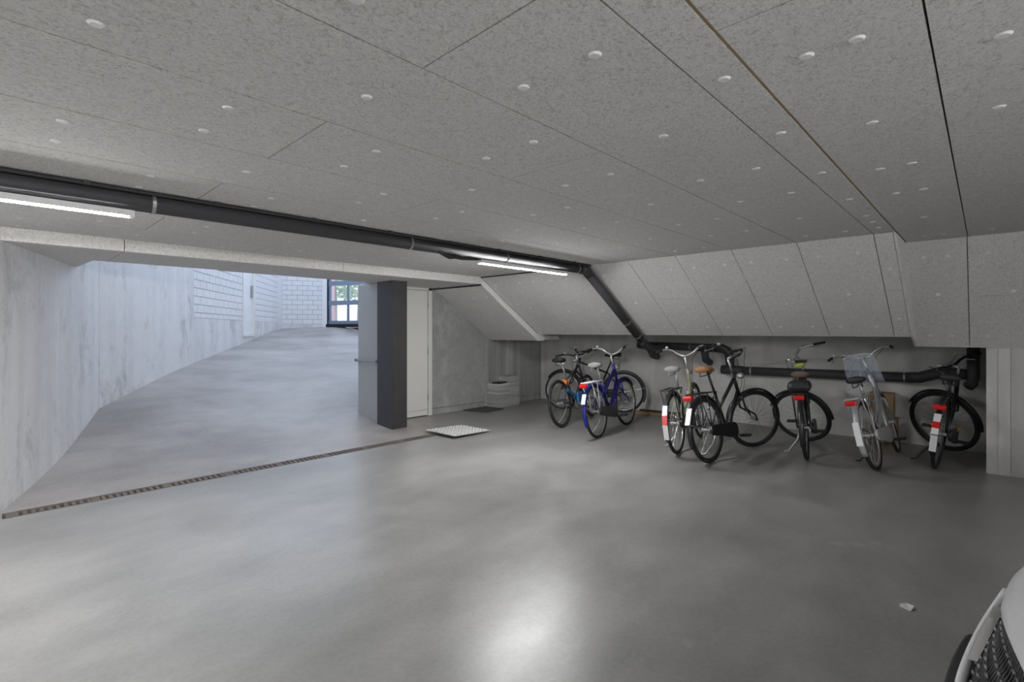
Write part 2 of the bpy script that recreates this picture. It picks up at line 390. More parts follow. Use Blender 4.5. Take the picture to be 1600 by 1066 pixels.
def blockwall(name, p, q, z0, z1, first):
    p, q = Vector((*p, 0)), Vector((*q, 0)); L = (q-p).length; d = (q-p).normalized(); n = Vector((-d.y, d.x, 0))
    root = empty(name, (p.x, p.y, z0), math.atan2(d.y, d.x), kind='structure')
    MB().box((0,.012,0), (L,.25,z1-z0)).build('mortar_bed', M['mortar'], root)
    z = 0; k = 0
    while z < z1-z0-.01:
        hh = first if k == 0 else .151
        x = -(.15 if k % 2 else .0)
        while x < L-.01:
            a, b = max(x, 0), min(x+.3, L)
            if b-a > .03:
                me = boxmesh('block', b-a-.012, .05, hh-.012, M['block']); o = link('block', me, root)
                o.location = ((a+b)/2, .025+random.uniform(0,.0015), z+hh/2)
            x += .3
        z += hh; k += 1
    return root
random.seed(5)
blockwall('wall_block_near', w2(S1), w2(S2), 1.63, 3.1, .10)
blockwall('wall_block_mid', w2(S3), w2(S4), 1.625, 3.1, .15)
for nm, a, b in (('wall_upper_near', S1, S2), ('wall_upper_mid', S3, S4)): wallseg(nm, w2(a), w2(b), 3.1, 4.5, .25, M['block'])
wallseg('wall_over_door', w2(S2), w2(S3), 3.4, 4.5, .25, M['block'])
E0, E1 = (6.22, 15.79), (7.36, 15.24)
fw = blockwall('wall_block_far', E0, E1, 1.60, 3.3, .15)
swall('wall_far_base', MB().prism([E0, E1, (E1[0]+.12, E1[1]+.25), (E0[0]+.12, E0[1]+.25)], 1.0, 1.60), M['conc_wall'])
swall('wall_far_upper', MB().prism([E0, E1, (E1[0]+.12, E1[1]+.25), (E0[0]+.12, E0[1]+.25)], 3.3, 4.5), M['block'])
p = w2(S4)
swall('trim_1', MB().prism([(p[0]+.0,p[1]), (E0[0]+.02,E0[1]-.0), (E0[0]+.1,E0[1]+.2), (p[0]-.2,p[1]+.2)], 1.3, 4.5), M['far_door'])
MB().box((0,0,0), (.06,.05,2.8)).build('edge', M['al_dark']); e = bpy.data.objects['edge']; e.name = 'trim_2'; tag(e, kind='structure'); e.location = (p[0]-.09, p[1]-.10, 1.6); e.rotation_euler = (0,0,math.atan2(W2D.y, W2D.x))
swall('trim_3', MB().prism([(E1[0]-.10,E1[1]-.02), (E1[0]+.02,E1[1]-.08), (E1[0]+.12,E1[1]+.1), (E1[0],E1[1]+.16)], 1.45, 4.5), M['far_door'])

# white door in the ramp wall
p = w2(S2); dr = empty('door_3', (p[0], p[1], 1.26), math.atan2(W2D.y, W2D.x), kind='structure'); L = S3-S2
MB().box((.03,.02,.05), (L-.13,.07,2.14)).build('leaf', M['far_door'], dr)
MB().box((0,-.01,0), (.04,.2,2.14)).box((L-.13,-.03,0), (L,.2,2.14)).box((0,-.02,-.005), (L,.2,.045)).build('frame', M['white_frame'], dr)
MB().box((L-.22,-.03,.95), (L-.19,.02,1.25)).build('handle', M['clamp'], dr)

# right-hand ramp wall (hidden behind the grey door)
wallseg('wall_ramp_right', (4.05,6.72), (9.1,14.25), -.1, 4.5, .25, M['conc_wall'], -1)

# glazed sectional door at the top of the ramp
G0 = Vector((7.39,15.24,1.5)); G1 = Vector((8.0,13.73,1.5)); gd = (Vector((7.95,13.83,1.5))-G0).normalized()
gate = empty('door_4', G0, math.atan2(gd.y, gd.x), kind='structure')
GW = 2.7
MB().box((-.05,-.02,0), (.10,.12,2.9)).build('jamb', M['al_dark'], gate)
MB().box((GW,-.02,0), (GW+.15,.12,2.9)).build('jamb', M['al_dark'], gate)
MB().box((0,-.06,.0), (GW,.1,.10)).build('threshold', M['slot'], gate)
MB().box((.1,0,.10), (GW,.05,.21)).build('bottom_rail', M['al_blue'], gate)
zs = [.15,.77,1.39,2.01,2.63]
for z in zs[1:]: MB().box((.1,0,z-.07), (GW,.05,z+.07)).build('rail', M['al_blue'], gate)
xs_ = [.15,.86,1.55,2.25,GW]
for x in xs_: MB().box((x-.035,.003,.15), (x+.035,.047,2.7)).build('mullion', M['al_blue'], gate)
for a, b in zip(xs_, xs_[1:]):
    for c, d in zip(zs, zs[1:]): MB().box((a+.035,.02,c+.07), (b-.035,.026,d-.07)).build('pane', M['glass'], gate)
swall('lintel_gate', MB().prism([(G0.x,G0.y), (G0.x+gd.x*3.2,G0.y+gd.y*3.2), (G0.x+gd.x*3.2+.25,G0.y+gd.y*3.2+.1), (G0.x+.25,G0.y+.1)][::-1], 4.25, 4.6), M['conc_wall'])
# outside
go = Vector((-gd.y, gd.x, 0)); ga, gb = G0-gd*2+go*.13, G0+gd*4.5+go*.13
g = MB().add([(ga.x,ga.y,1.49),(gb.x,gb.y,1.49),(70,-10,1.49),(70,70,1.49),(6,70,1.49)], [(0,1,2,3,4)]).build('ground_outside', M['asphalt']); tag(g, kind='structure')
def tree(x, y, s, label, seed):
    random.seed(seed); t = empty('tree', (x, y, 1.5), 0, label, 'tree', 'trees outside the glazed door')
    MB().tube([(0,0,0),(.05,0,s*.5),(0,.05,s*.9)], [s*.06, s*.045, s*.02], 8).build('trunk', M['trunk'], t)
    mb = MB()
    for k in range(900):
        a, b, r = random.uniform(0, 2*PI), math.acos(random.uniform(-1, 1)), random.random()**.4
        c = Vector((math.cos(a)*math.sin(b)*s*.55*r, math.sin(a)*math.sin(b)*s*.55*r, s*.95+math.cos(b)*s*.5*r))
        u = Vector((random.gauss(0,1), random.gauss(0,1), random.gauss(0,1))).normalized(); v = u.orthogonal().normalized(); q = s*.05
        mb.add([c-u*q, c+v*q*.6, c+u*q, c-v*q*.6], [(0,1,2,3)])
    mb.build('foliage', M['leaf'], t)
def at(u, v, D):
    F = Vector((math.cos(YAW), math.sin(YAW), 0)); R = Vector((math.sin(YAW), -math.cos(YAW), 0))
    return Vector((0,0,CAMZ))+(F+R*((u-800)/FPX)+Vector((0,0,(HY-v)/FPX)))*D
q = at(522,500,30); tree(q.x, q.y, 3.4, 'green leafy tree seen through the left panes of the glazed door', 1)
q = at(562,500,34); tree(q.x, q.y, 4.0, 'green leafy tree seen at the right edge of the glazed door', 2)
q = at(516,500,19); tag(MB().box((-.12,-.12,0), (.12,.12,2.6)).box((-.15,-.15,2.6), (.15,.15,2.68)).build('gate_pillar', M['brick_red']), 'red brick gate pillar outside the glazed door', 'pillar').location = (q.x, q.y, 1.49)

# ------------------------------------------------------------------ doors and column by the ramp
d1 = empty('door_1', (4.09,6.66,0), 0, kind='structure')
MB().box((.02,-.02,.012), (.865,.03,2.05)).build('leaf', M['white_door'], d1, bevel=.003)
MB().box((.875,-.035,0), (.95,.04,2.093)).box((-.06,-.035,2.055), (.95,.04,2.093)).box((-.06,-.035,0), (.015,.04,2.093)).build('frame', M['white_frame'], d1, bevel=.003)
for z in (.30, 1.05, 1.80):
    MB().tube([(.87,-.035,z-.05),(.87,-.035,z+.05)], .009, 8).build('hinge', M['clamp'], d1)
c = empty('steel_column', (3.945,6.12,0), 0, 'dark grey square steel column standing at the foot of the ramp', 'column')
MB().box((-.125,-.19,0), (.125,.19,2.093)).build('shaft', M['steel_col'], c, bevel=.006)
MB().box((-.122,-.1925,.0), (.122,-.189,2.09)).build('front_sheet', M['steel_col2'], c)  # thin sheet that makes the front face darker and more neutral
d2 = empty('door_2', (3.885,6.32,0), 0, kind='structure')
MB().box((0,0,.01), (.045,.635,2.09)).build('leaf', M['grey_door'], d2, bevel=.003)
MB().box((-.055,.02,.935), (-.03,.655,.965)).box((-.055,.02,.925), (.0,.06,.975)).box((-.055,.60,.925), (.0,.64,.975)).build('push_bar', M['clamp'], d2, bevel=.004)
MB().box((-.012,.06,1.05), (0,.11,1.14)).build('lock_plate', M['clamp'], d2)
swall('wall_store', MB().box((3.94,6.32,0), (4.06,6.95,2.093)), M['grey_door'])

# ------------------------------------------------------------------ drain channel, plates on the floor
dr = empty('drain_channel', (.06,5.27,0), 0, 'long rusty iron drain grating across the foot of the ramp', 'drain')
MB().box((0,.002,-.055), (4.0,.158,-.035)).build('channel', M['slot'], dr)
MB().box((0,0,-.05), (4.0,.018,.002)).build('frame_rail', M['iron'], dr); MB().box((0,.142,-.05), (4.0,.16,.002)).build('frame_rail', M['iron'], dr)
bm_ = boxmesh('grate_bar', .024, .13, .03, M['iron'])
n = int(4.0/.047)
for k in range(n):
    o = link('grate_bar', bm_, dr); o.location = (.03+k*.047, .08, -.016)
for k in range(0, 9):
    MB().box((.02+k*.495,.018,-.03), (.075+k*.495,.142,.0015)).build('grate_joint', M['iron'], dr)
pl = empty('checker_plate', (4.43,5.24,.0), math.radians(2), 'galvanised steel checker plate lying at the end of the drain', 'plate')
PM = Matrix.Translation((0,0,.03)) @ Matrix.Rotation(math.radians(2.2), 4, 'Y')
MB().box((-.335,-.30,-.004), (.335,.30,.004)).xf(PM).build('sheet', M['zinc'], pl)
mb = MB()
for i in range(10):
    for j in range(9):
        a = PI/4 if (i+j) % 2 else -PI/4; cx, cy = -.295+i*.0655, -.265+j*.066
        u = Vector((math.cos(a), math.sin(a), 0))*.026; v = Vector((-math.sin(a), math.cos(a), 0))*.009
        mb.obox((cx,cy,.005), u, v, (0,0,.003))
tag(mb.xf(PM).build('tread_pattern', M['tread'], pl), kind='stuff')
tag(MB().prism([(5.68,6.60),(6.25,6.62),(6.28,6.18),(5.79,6.15)][::-1], .0, .018).build('rubber_mat', M['mat'], bevel=.004), 'flat dark rubber mat lying on the floor beside the tile stacks', 'mat')
tag(MB().add([(3.16,.27,.004),(3.21,.26,.012),(3.235,.295,.004),(3.18,.315,.016),(3.16,.27,.001),(3.21,.26,.001),(3.235,.295,.001),(3.18,.315,.001)], [(0,1,2,3),(4,7,6,5),(0,4,5,1),(1,5,6,2),(2,6,7,3),(3,7,4,0)]).build('paper_scrap', M['paper']), 'small crumpled white paper scrap on the bare floor', 'paper')
# tile stacks
random.seed(11)
tm = MB(); c_ = .007
for z, k in ((0,.143-c_),(c_,.143),(.037-c_,.143),(.037,.143-c_)): tm.v += [(-k,-k,z),(k,-k,z),(k,k,z),(-k,k,z)]
tm.f = [(3,2,1,0),(12,13,14,15)]+[(r*4+i, r*4+(i+1) % 4, r*4+4+(i+1) % 4, r*4+4+i) for r in range(3) for i in range(4)]
tm = tm.mesh('paving_tile', M['tile'])
for (cx, cy, n, lab, grp) in ((6.455,6.50,11,'in the lower stack under the black folder','paving tiles in the lower stack'), (6.745,6.51,14,'in the taller stack by the board marked wall','paving tiles in the taller stack')):
    for k in range(n):
        o = link('paving_tile', tm); o.location = (cx+random.uniform(-.006,.006), cy+random.uniform(-.006,.006), k*.0392); o.rotation_euler = (0,0,random.uniform(-.015,.015))
        ords = ['bottom','second','third','fourth','fifth','sixth','seventh','eighth','ninth','tenth','eleventh','twelfth','thirteenth']
        which = 'topmost grey paving tile' if k == n-1 else ('bottom grey paving tile' if k == 0 else ords[k]+' grey paving tile from the floor')
        tag(o, which+' '+lab, 'tile', grp)
bf = empty('black_folder', (6.45,6.47,.4315), .3, 'thin black folder lying on the lower stack of tiles', 'folder')
MB().box((-.13,-.09,0), (.13,.09,.008)).build('cover', M['black'], bf, bevel=.002); MB().box((-.125,-.088,.009), (.128,.09,.022)).build('flap', M['black'], bf, bevel=.003)

# ------------------------------------------------------------------ pipes
PY, PZ, PR = 3.55, 2.143, .053
def arc(c, r, a0, a1, n, e1, e2):
    c, e1, e2 = Vector(c), Vector(e1), Vector(e2)
    return [c+(e1*math.cos(a0+(a1-a0)*k/n)+e2*math.sin(a0+(a1-a0)*k/n))*r for k in range(n+1)]
pp = empty('drain_pipe', (5.0,PY,2.09), 0, 'long dark grey drain pipe under the ceiling that bends down the slope', 'pipe')
def pipe(parent, name, pts, r, n=20): return put(MB().tube(pts, r, n).build(name, M['pipe'], smooth=True), parent)
def clamp(parent, c, axis, r, w=.018):
    axis = Vector(axis).normalized(); c = Vector(c)
    return put(MB().tube([c-axis*w/2, c+axis*w/2], r+.004, 20).build('clamp', M['clamp'], smooth=False), parent)
sd = Vector((SB[0]-SA[0], 0, SB[1]-SA[1])).normalized(); sn = Vector((sd.z, 0, -sd.x)); sn = sn if sn.z < 0 else -sn
P0 = Vector((XB,PY,2.2))+sn*.066; tt = (PZ-P0.z)/sd.z; K = P0+sd*tt
endp = K+sd*1.62
pipe(pp, 'ceiling_run', [(-5,PY,PZ),(K.x-.06,PY,PZ)], PR)
pipe(pp, 'elbow', [(K.x-.10,PY,PZ),(K.x-.05,PY,PZ),tuple(K),tuple(K+sd*.05),tuple(K+sd*.10)], PR+.005)
pipe(pp, 'slope_run', [tuple(K+sd*.05), tuple(endp)], PR+.003)
for x in (.66,2.46,3.62,4.85): clamp(pp, (x,PY,PZ), (1,0,0), PR)
for t in (1.16,1.50): clamp(pp, K+sd*t, sd, PR+.003)
for k in range(10): # small ceiling hangers of the conduit
    put(MB().box((-.9+k*.62,3.455,2.176), (-.87+k*.62,3.49,2.2)).build('conduit_clip', M['rail']), pp)
put(MB().tube([(-5,3.472,2.187),(K.x,3.472,2.187)], .011, 8).build('conduit', M['rail']), pp)
# wall pipe in the recess
wp = empty('wall_pipe', (7.72,2.8,.8), 0, 'dark grey drain pipe running along the recess wall behind the bicycles', 'pipe')
WX = 7.745
pipe(wp, 'upper_run', [(WX,4.35,1.15),(WX,3.0,1.128)], .062)
pipe(wp, 'elbow', [(WX,3.02,1.128)]+arc((WX,2.93,1.03), .098, PI/2, PI, 6, (0,1,0), (0,0,1))[0:0]+[(WX,2.92,1.122),(WX,2.85,1.09),(WX,2.815,1.02),(WX,2.81,.95)], .066)
pipe(wp, 'drop', [(WX,2.81,.97),(WX,2.81,.80)], .062)
pipe(wp, 'tee', [(WX,2.93,.80),(WX,2.62,.80)], .068)
pipe(wp, 'long_run', [(WX,2.7,.80),(WX,.62,.825)], .062)
pipe(wp, 'offset_bend', [(WX,.68,.824),(WX,.58,.83),(WX,.50,.86),(WX,.42,.89),(WX,.34,.90),(WX,.24,.895)], .066)
pipe(wp, 'end_run', [(WX-.02,.30,.90),(WX-.02,.13,.895)], .06)
pipe(wp, 'riser', [(7.68,.10,1.25),(7.68,.10,.86),(7.69,.11,.80),(7.72,.14,.76)], .055)
pipe(wp, 'branch_bend', [tuple(endp-sd*.05), tuple(endp+sd*.08), (6.62,PY,1.15), (6.85,PY,1.12), (7.3,PY+.1,1.13), (WX,PY+.3,1.14)], .056)
pipe(wp, 'side_branch', [(7.40,3.95,1.10),(7.55,3.98,.99),(WX,4.0,.96)], .055)
pipe(wp, 'side_branch', [(7.55,3.12,1.12),(7.60,3.12,.95),(7.75,3.12,.90)], .055)
for y, z in ((3.42,1.135),(3.05,1.13),(2.5,.80),(1.16,.818),(.72,.824)):
    cl = clamp(wp, (WX,y,z), (0,1,0), .062)
    put(MB().tube([(WX-.02,y,z+.07),(WX-.02,y,z+.11)], .008, 6).build('clamp_bolt', M['clamp']), wp)

# ------------------------------------------------------------------ LED battens
def batten(x0, x1, y, z, label, group='LED battens', skirt=True):
    t = empty('led_batten', ((x0+x1)/2, y, z), 0, label, 'lamp', group); L = (x1-x0)/2
    hs = MB().box((-L,-.024,0), (L,.024,.011))
    if skirt: hs.box((-L,-.024,-.0235), (L,-.0205,.0)).box((-L,.0205,-.0235), (L,.024,.0))
    hs.build('housing', M['lamp_body'], t)
    MB().tube([(-L+.01,0,-.0165),(L-.01,0,-.0165)], .0155, 12).build('tube', M['led'], t, smooth=True)
    for s in (-1, 1): MB().box((s*L-.012,-.022,-.03), (s*L+.012,.022,.0105)).build('end_cap', M['lamp_body'], t)
    return t
batten(-.92,.56,PY+.012,2.0785,'lit LED tube lamp under the pipe at the left edge of the picture')
batten(3.26,4.66,PY+.012,2.0785,'lit LED tube lamp under the pipe beside the sloped ceiling')
for k, (x, y) in enumerate(((-3.4,-1.6),(-.3,-2.5),(1.7,-3.4))):  # unseen hung tubes, added to brighten the ceiling and the room
    t = batten(x-.62, x+.62, y, 1.86, ('added fill LED tube hung out of view far left of the viewer', 'added fill LED tube hung out of view right behind the viewer', 'added fill LED tube hung out of view over the tail of the white car')[k], 'added fill battens out of view behind the viewer', False)
    for s in (-.5, .5): MB().tube([(s,0,.011),(s,0,.34)], .003, 5).build('wire', M['rail'], t)
sn_ = empty('cable_loop', (3.0,PY-.03,2.07), 0, 'dark cable bundle sagging under the pipe beside the lit lamp', 'cable')
MB().tube([(-.26,0,.035),(-.18,0,.012),(-.13,0,-.002),(-.06,0,.008),(.02,0,.0),(.10,0,.008),(.2,0,.012),(.26,0,.014)], [.012,.02,.022,.022,.018,.02,.014,.008], 10).build('cable', M['rail'], sn_, smooth=True)
MB().box((-.20,-.012,.005), (-.06,.03,.03)).build('connector', M['rail'], sn_, bevel=.005)
# ------------------------------------------------------------------ bicycles
def paint(n, c, r=.35, m=0): 
    if n not in M: M[n] = plain(n, c, r, m)
    return M[n]
paint('tyre', (.016,.016,.017), .7); paint('chrome', (.78,.78,.78), .28, .75); paint('alu', (.55,.56,.57), .35, .8); paint('spoke', (.35,.35,.36), .35, .8)
paint('bike_black', (.014,.014,.016), .35); paint('bike_dark', (.035,.036,.04), .4); paint('bike_blue', (.014,.015,.20), .3); paint('bike_sky', (.03,.16,.38), .35)
paint('bike_olive', (.34,.34,.24), .4); paint('bike_silver', (.58,.59,.61), .35, .5); paint('red_lens', (.62,.01,.012), .25); paint('white_part', (.75,.76,.78), .4)
paint('saddle_grey', (.30,.30,.30), .6); paint('saddle_brown', (.30,.13,.05), .55); paint('saddle_tan', (.16,.10,.08), .6); paint('orange', (.75,.22,.05), .5); paint('lime', (.45,.48,.05), .5)
paint('rubber_grip', (.022,.022,.022), .8); paint('fender_black', (.018,.018,.02), .3); paint('lens', (.85,.85,.8), .2); paint('yellow', (.75,.45,.03), .5)
if 'shield' not in M: M['shield'] = plain('clear_windshield', (.62,.72,.85), .12, alpha=.32)

def wheel(parent, name, c, R, Mx, rim, tyre='tyre', reflector=False, disc=False):
    c = Vector(c)
    t = MB().torus(c, R-.019, .019, 44, 8).xf(Mx).build(name, M[tyre], parent, smooth=True)
    MB().torus(c, R-.045, .010, 44, 6, 1.2).xf(Mx).build('rim', M[rim], t, smooth=True)
    MB().tube([c+Vector((0,-.05,0)), c+Vector((0,-.03,0)), c+Vector((0,-.0299,0)), c+Vector((0,.0299,0)), c+Vector((0,.03,0)), c+Vector((0,.05,0))], [.02,.02,.014,.014,.02,.02], 10).xf(Mx).build('hub', M['alu'], t)
    s = MB()
    for k in range(28):
        a = 2*PI*k/28; b = a+(.35 if k % 4 < 2 else -.35); y = .028 if k % 2 else -.028
        s.tube([c+Vector((.018*math.cos(b), y, .018*math.sin(b))), c+Vector(((R-.05)*math.cos(a), 0, (R-.05)*math.sin(a)))], .0013, 4, False)
    s.xf(Mx).build('spokes', M['spoke'], t)
    return t
def fender(parent, c, R, a0, a1, w, mat, Mx, n=26):
    mb = MB(); c = Vector(c); prof = [(-w, -.016), (-w*.75, .0), (0, .007), (w*.75, .0), (w, -.016)]; k = len(prof)
    for i in range(n+1):
        a = a0+(a1-a0)*i/n
        for (y, dr) in prof: mb.v.append(c+Vector(((R+dr)*math.cos(a), y, (R+dr)*math.sin(a))))
    mb.v = [tuple(v) for v in mb.v]
    for i in range(n):
        for j in range(k-1): mb.f.append((i*k+j, i*k+j+1, (i+1)*k+j+1, (i+1)*k+j))
    o = mb.xf(Mx).build('mudguard', M[mat], parent, smooth=True)
    sm = o.modifiers.new('thick', 'SOLIDIFY'); sm.thickness = .002
    return o
def bicycle(label, loc, head, lean=6, steer=0, R=.345, WB=1.07, frame='city', paintm='bike_black', rim='alu', fend='fender_black', bars='city', barm='chrome', grip='rubber_grip',
            saddle='black', sadz=.95, barz=1.10, carrier='bike_black', lamp=True, flap=None, case=True, stand=True, front_lamp=True, skirt=None, name='bicycle', tail=None, shield=False, bag=None, extra=None, sadside='black', rfend=None, tip=None):
    root = empty(name, loc, math.radians(head), label, 'bicycle', 'parked bicycles')
    root.rotation_euler = Matrix.Rotation(math.radians(head), 4, 'Z').to_3x3().__matmul__(Matrix.Rotation(math.radians(-lean), 3, 'X')).to_euler()
    I = Matrix.Identity(4); P = M[paintm]
    RA_, FA = Vector((0,0,R)), Vector((WB,0,R)); BB = Vector((.45,0,.29)); ST = Vector((.285,0,.70))
    HB, HT = Vector((WB-.215,0,.66)), Vector((WB-.30,0,.90)); hd = (HT-HB).normalized()
    sax = Matrix.Translation(HB) @ Matrix.Rotation(math.radians(steer), 4, hd) @ Matrix.Translation(-HB)
    # frame
    f = MB()
    if frame == 'diamond':
        f.tube([ST+Vector((.012,0,-.03)), HT-hd*.05], .0155, 10); f.tube([BB, HB+hd*.04], .019, 10)
    elif frame == 'city':            # single curved low tube plus parallel stay
        f.tube([BB+Vector((-.02,0,.06)), BB+Vector((.10,0,.10)), (BB+HB)/2+Vector((.05,0,-.02)), HB+hd*.02], .021, 10)
        f.tube([BB+Vector((-.055,0,.16)), BB+Vector((.08,0,.20)), (BB+HB)/2+Vector((.06,0,.09)), HB+hd*.13], .016, 10)
    else:                            # 'mixte': straight sloping top tube, straight down tube
        f.tube([ST+Vector((.06,0,-.15)), HT-hd*.06], .02, 10); f.tube([BB, HB+hd*.04], .02, 10)
    f.tube([BB, ST], .0165, 10); f.tube([HB-hd*.02, HT+hd*.02], .021, 12)
    for s in (-1, 1):
        f.tube([RA_+Vector((0,s*.062,0)), Vector((.30,s*.045,.315)), BB+Vector((-.02,s*.025,0))], .009, 8)
        f.tube([RA_+Vector((0,s*.062,0)), Vector((.19,s*.042,.565)), ST+Vector((-.005,s*.018,-.03))], .008, 8)
    f.tube([BB+Vector((0,-.04,0)), BB+Vector((0,.04,0))], .024, 12)
    f.build('frame', P, root, smooth=True)
    # fork
    k = MB(); crown = HB-hd*.03
    k.tube([crown+Vector((0,-.055,0)), crown+Vector((0,.055,0))], .013, 8)
    for s in (-1, 1): k.tube([crown+Vector((0,s*.052,.0)), crown-hd*.16+Vector((.0,s*.055,0)), FA+Vector((-.03,s*.056,.07)), FA+Vector((0,s*.056,0))], [.013,.012,.009,.008], 8)
    k.xf(sax).build('fork', P if paintm != 'bike_olive' else M['chrome'], root, smooth=True)
    rw = wheel(root, 'rear_wheel', RA_, R, I, rim); fwv = wheel(root, 'front_wheel', FA, R, sax, rim)
    if fend:
        rf = rfend or fend
        m1 = fender(root, RA_, R+.022, math.radians(20), math.radians(205), .027, rf, I)
        m2 = fender(root, FA, R+.022, math.radians(35), math.radians(195), .026, fend, sax)
        for s in (-1, 1):
            MB().tube([RA_+Vector((0,s*.06,0)), RA_+Vector((-(R+.02)*math.cos(.25), s*.027, (R+.02)*math.sin(.25)))], .003, 6).build('stay', M['chrome'], m1)
            MB().tube([FA+Vector((0,s*.05,0)), FA+Vector(((R+.02)*math.cos(.9)*-1, s*.027, (R+.02)*math.sin(.9)))], .003, 6).xf(sax).build('stay', M['chrome'], m2)
        if tip:
            a = PI*1.0; ps = []
            mbt = MB(); 
            fender(m1, RA_, R+.027, math.radians(160), math.radians(200), .029, tip, I, 8)
    # saddle and post
    dirp = (ST-BB).normalized(); top = ST+dirp*((sadz-.05-ST.z)/dirp.z)
    MB().tube([ST-dirp*.05, top], .013, 10).build('seat_post', M['alu'] if paintm != 'bike_black' else M['bike_black'], root, smooth=True)
    sm = MB(); secs = [(-.135,.05,.030),(-.125,.088,.040),(-.07,.095,.036),(0,.062,.030),(.07,.028,.026),(.13,.018,.026),(.145,.010,.018)]; nn = 10
    for (x, hw, h) in secs:
        for j in range(nn):
            a = 2*PI*j/nn; sm.v.append((top.x+x, hw*math.cos(a), sadz-.028+h*math.sin(a)*(1 if math.sin(a) > 0 else .9)+ (.012 if x < -.05 else 0)))
    for i in range(len(secs)-1):
        for j in range(nn): sm.f.append((i*nn+j, i*nn+(j+1) % nn, (i+1)*nn+(j+1) % nn, (i+1)*nn+j))
    sm.f += [tuple(range(nn-1,-1,-1)), tuple((len(secs)-1)*nn+j for j in range(nn))]
    so = sm.build('saddle', M[saddle], root, smooth=True)
    sp = MB()
    for s in (-1, 1): 
        for q in range(1): sp.tube([(top.x-.09, s*.045, sadz-.05),(top.x-.09, s*.045, sadz-.09),(top.x-.02, s*.02, sadz-.085),(top.x+.08, s*.012, sadz-.05)], .0055, 6)
    sp.build('saddle_springs', M['chrome'] if sadside == 'chrome' else M['bike_black'], so)
    # handlebar
    stemtop = HT+hd*((barz-.06-HT.z)/hd.z)
    MB().tube([HT, stemtop], .0125, 10).xf(sax).build('stem', M[barm] if barm != 'bike_black' else M['alu'], root, smooth=True)
    MB().tube([stemtop, stemtop+Vector((.055,0,.02))], .015, 10).xf(sax).build('stem_clamp', M['alu'], root, smooth=True)
    cpt = stemtop+Vector((.06,0,.022)); hb = MB()
    if bars == 'city':  shape = [(0,.0,0),(.0,.05,.0),(.03,.11,.045),(.02,.19,.075),(-.06,.26,.07),(-.14,.285,.06),(-.24,.30,.045)]
    elif bars == 'swan': shape = [(0,.0,0),(.0,.04,.005),(.02,.10,.035),(.01,.16,.085),(-.04,.21,.105),(-.12,.255,.10),(-.24,.29,.085)]
    else: shape = [(0,.0,0),(0,.08,.0),(.0,.13,.02),(-.01,.2,.035),(-.05,.27,.035),(-.08,.33,.03)]
    full = [cpt+Vector((x,-y,z)) for x, y, z in shape[::-1]]+[cpt+Vector((x,y,z)) for x, y, z in shape[1:]]
    hbo = hb.tube(full, .0135, 10).xf(sax).build('handlebar', M[barm], root, smooth=True)
    for s in (0, -1):
        a, b = (full[0], full[1]) if s == 0 else (full[-1], full[-2])
        d = (b-a).normalized(); MB().tube([a-d*.02, a+d*.0, a+d*.11], [.014,.0165,.0165], 10).xf(sax).build('grip', M[grip], hbo, smooth=True)
        e = a+d*.13
        MB().tube([e, e+Vector((.045,0,-.02)), e+Vector((-.02,.0,-.05))-d*.06], .005, 6).xf(sax).build('brake_lever', M['alu'], hbo)
    MB().ball(full[-3]+Vector((0,0,.025)), .024, .024, .018).xf(sax).build('bell', M['chrome'], hbo, smooth=True)
    cb = MB()
    for s in (1, -1):
        a = full[-2] if s > 0 else full[1]
        cb.tube([a, a+Vector((.12,-s*.03,.03)), cpt+Vector((.11,s*.06,-.05)), HB+Vector((.06,s*.02,.12)), HB+Vector((.03,s*.03,.0))], .003, 5)
    cb.xf(sax).build('cables', M['rubber_grip'], hbo, smooth=True)
    if front_lamp:
        fl = MB().tube([HT+Vector((.055,0,-.03)), HT+Vector((.085,0,-.03)), HT+Vector((.125,0,-.03))], [.014,.034,.037], 14).xf(sax).build('front_light', M['chrome'], root, smooth=True)
        MB().tube([HT+Vector((.1255,0,-.03)), HT+Vector((.131,0,-.03))], .033, 14).xf(sax).build('lens', M['lens'], fl)
        MB().tube([HT+Vector((.01,0,-.03)), HT+Vector((.06,0,-.03))], .007, 6).xf(sax).build('bracket', M['bike_black'], fl)
    # drive
    cr = BB+Vector((0,-.055,0)); ck = MB().tube([cr+Vector((0,.0,0)), cr+Vector((0,-.006,0))], .085, 24).build('chainring', M['alu'], root)
    for s, a in ((-1, -.5), (1, PI-.5)):
        e = BB+Vector((math.cos(a)*.165, s*.085, math.sin(a)*.165))
        c_ = MB().tube([BB+Vector((0,s*.075,0)), e], [.013,.010], 8).build('crank', M['alu'], root)
        MB().box((e.x-.045, min(e.y,e.y+s*.10), e.z-.012), (e.x+.045, max(e.y,e.y+s*.10), e.z+.012)).build('pedal', M['black'], c_, bevel=.004)
    if case:
        o = MB(); n = 22; pts = []
        for i in range(n): 
            a = PI/2+PI*i/(n-1); pts.append((0+.055*math.cos(a), R+.055*math.sin(a)))
        for i in range(n):
            a = -PI/2+PI*i/(n-1); pts.append((BB.x+.085*math.cos(a), BB.z+.085*math.sin(a)))
        vs = [(x, -.095, z) for x, z in pts]+[(x, -.065, z) for x, z in pts]; m_ = len(pts)
        o.add(vs, [tuple(range(m_)), tuple(range(2*m_-1, m_-1, -1))]+[(i, m_+i, m_+(i+1) % m_, (i+1) % m_) for i in range(m_)]).build('chain_case', M['bike_black'] if case is True else M[case], root, bevel=.006)
    else:
        MB().tube([(0,-.06,R+.04),(BB.x,-.06,BB.z+.085)], .005, 6).tube([(0,-.06,R-.04),(BB.x,-.06,BB.z-.085)], .005, 6).build('chain', M['bike_dark'], root)
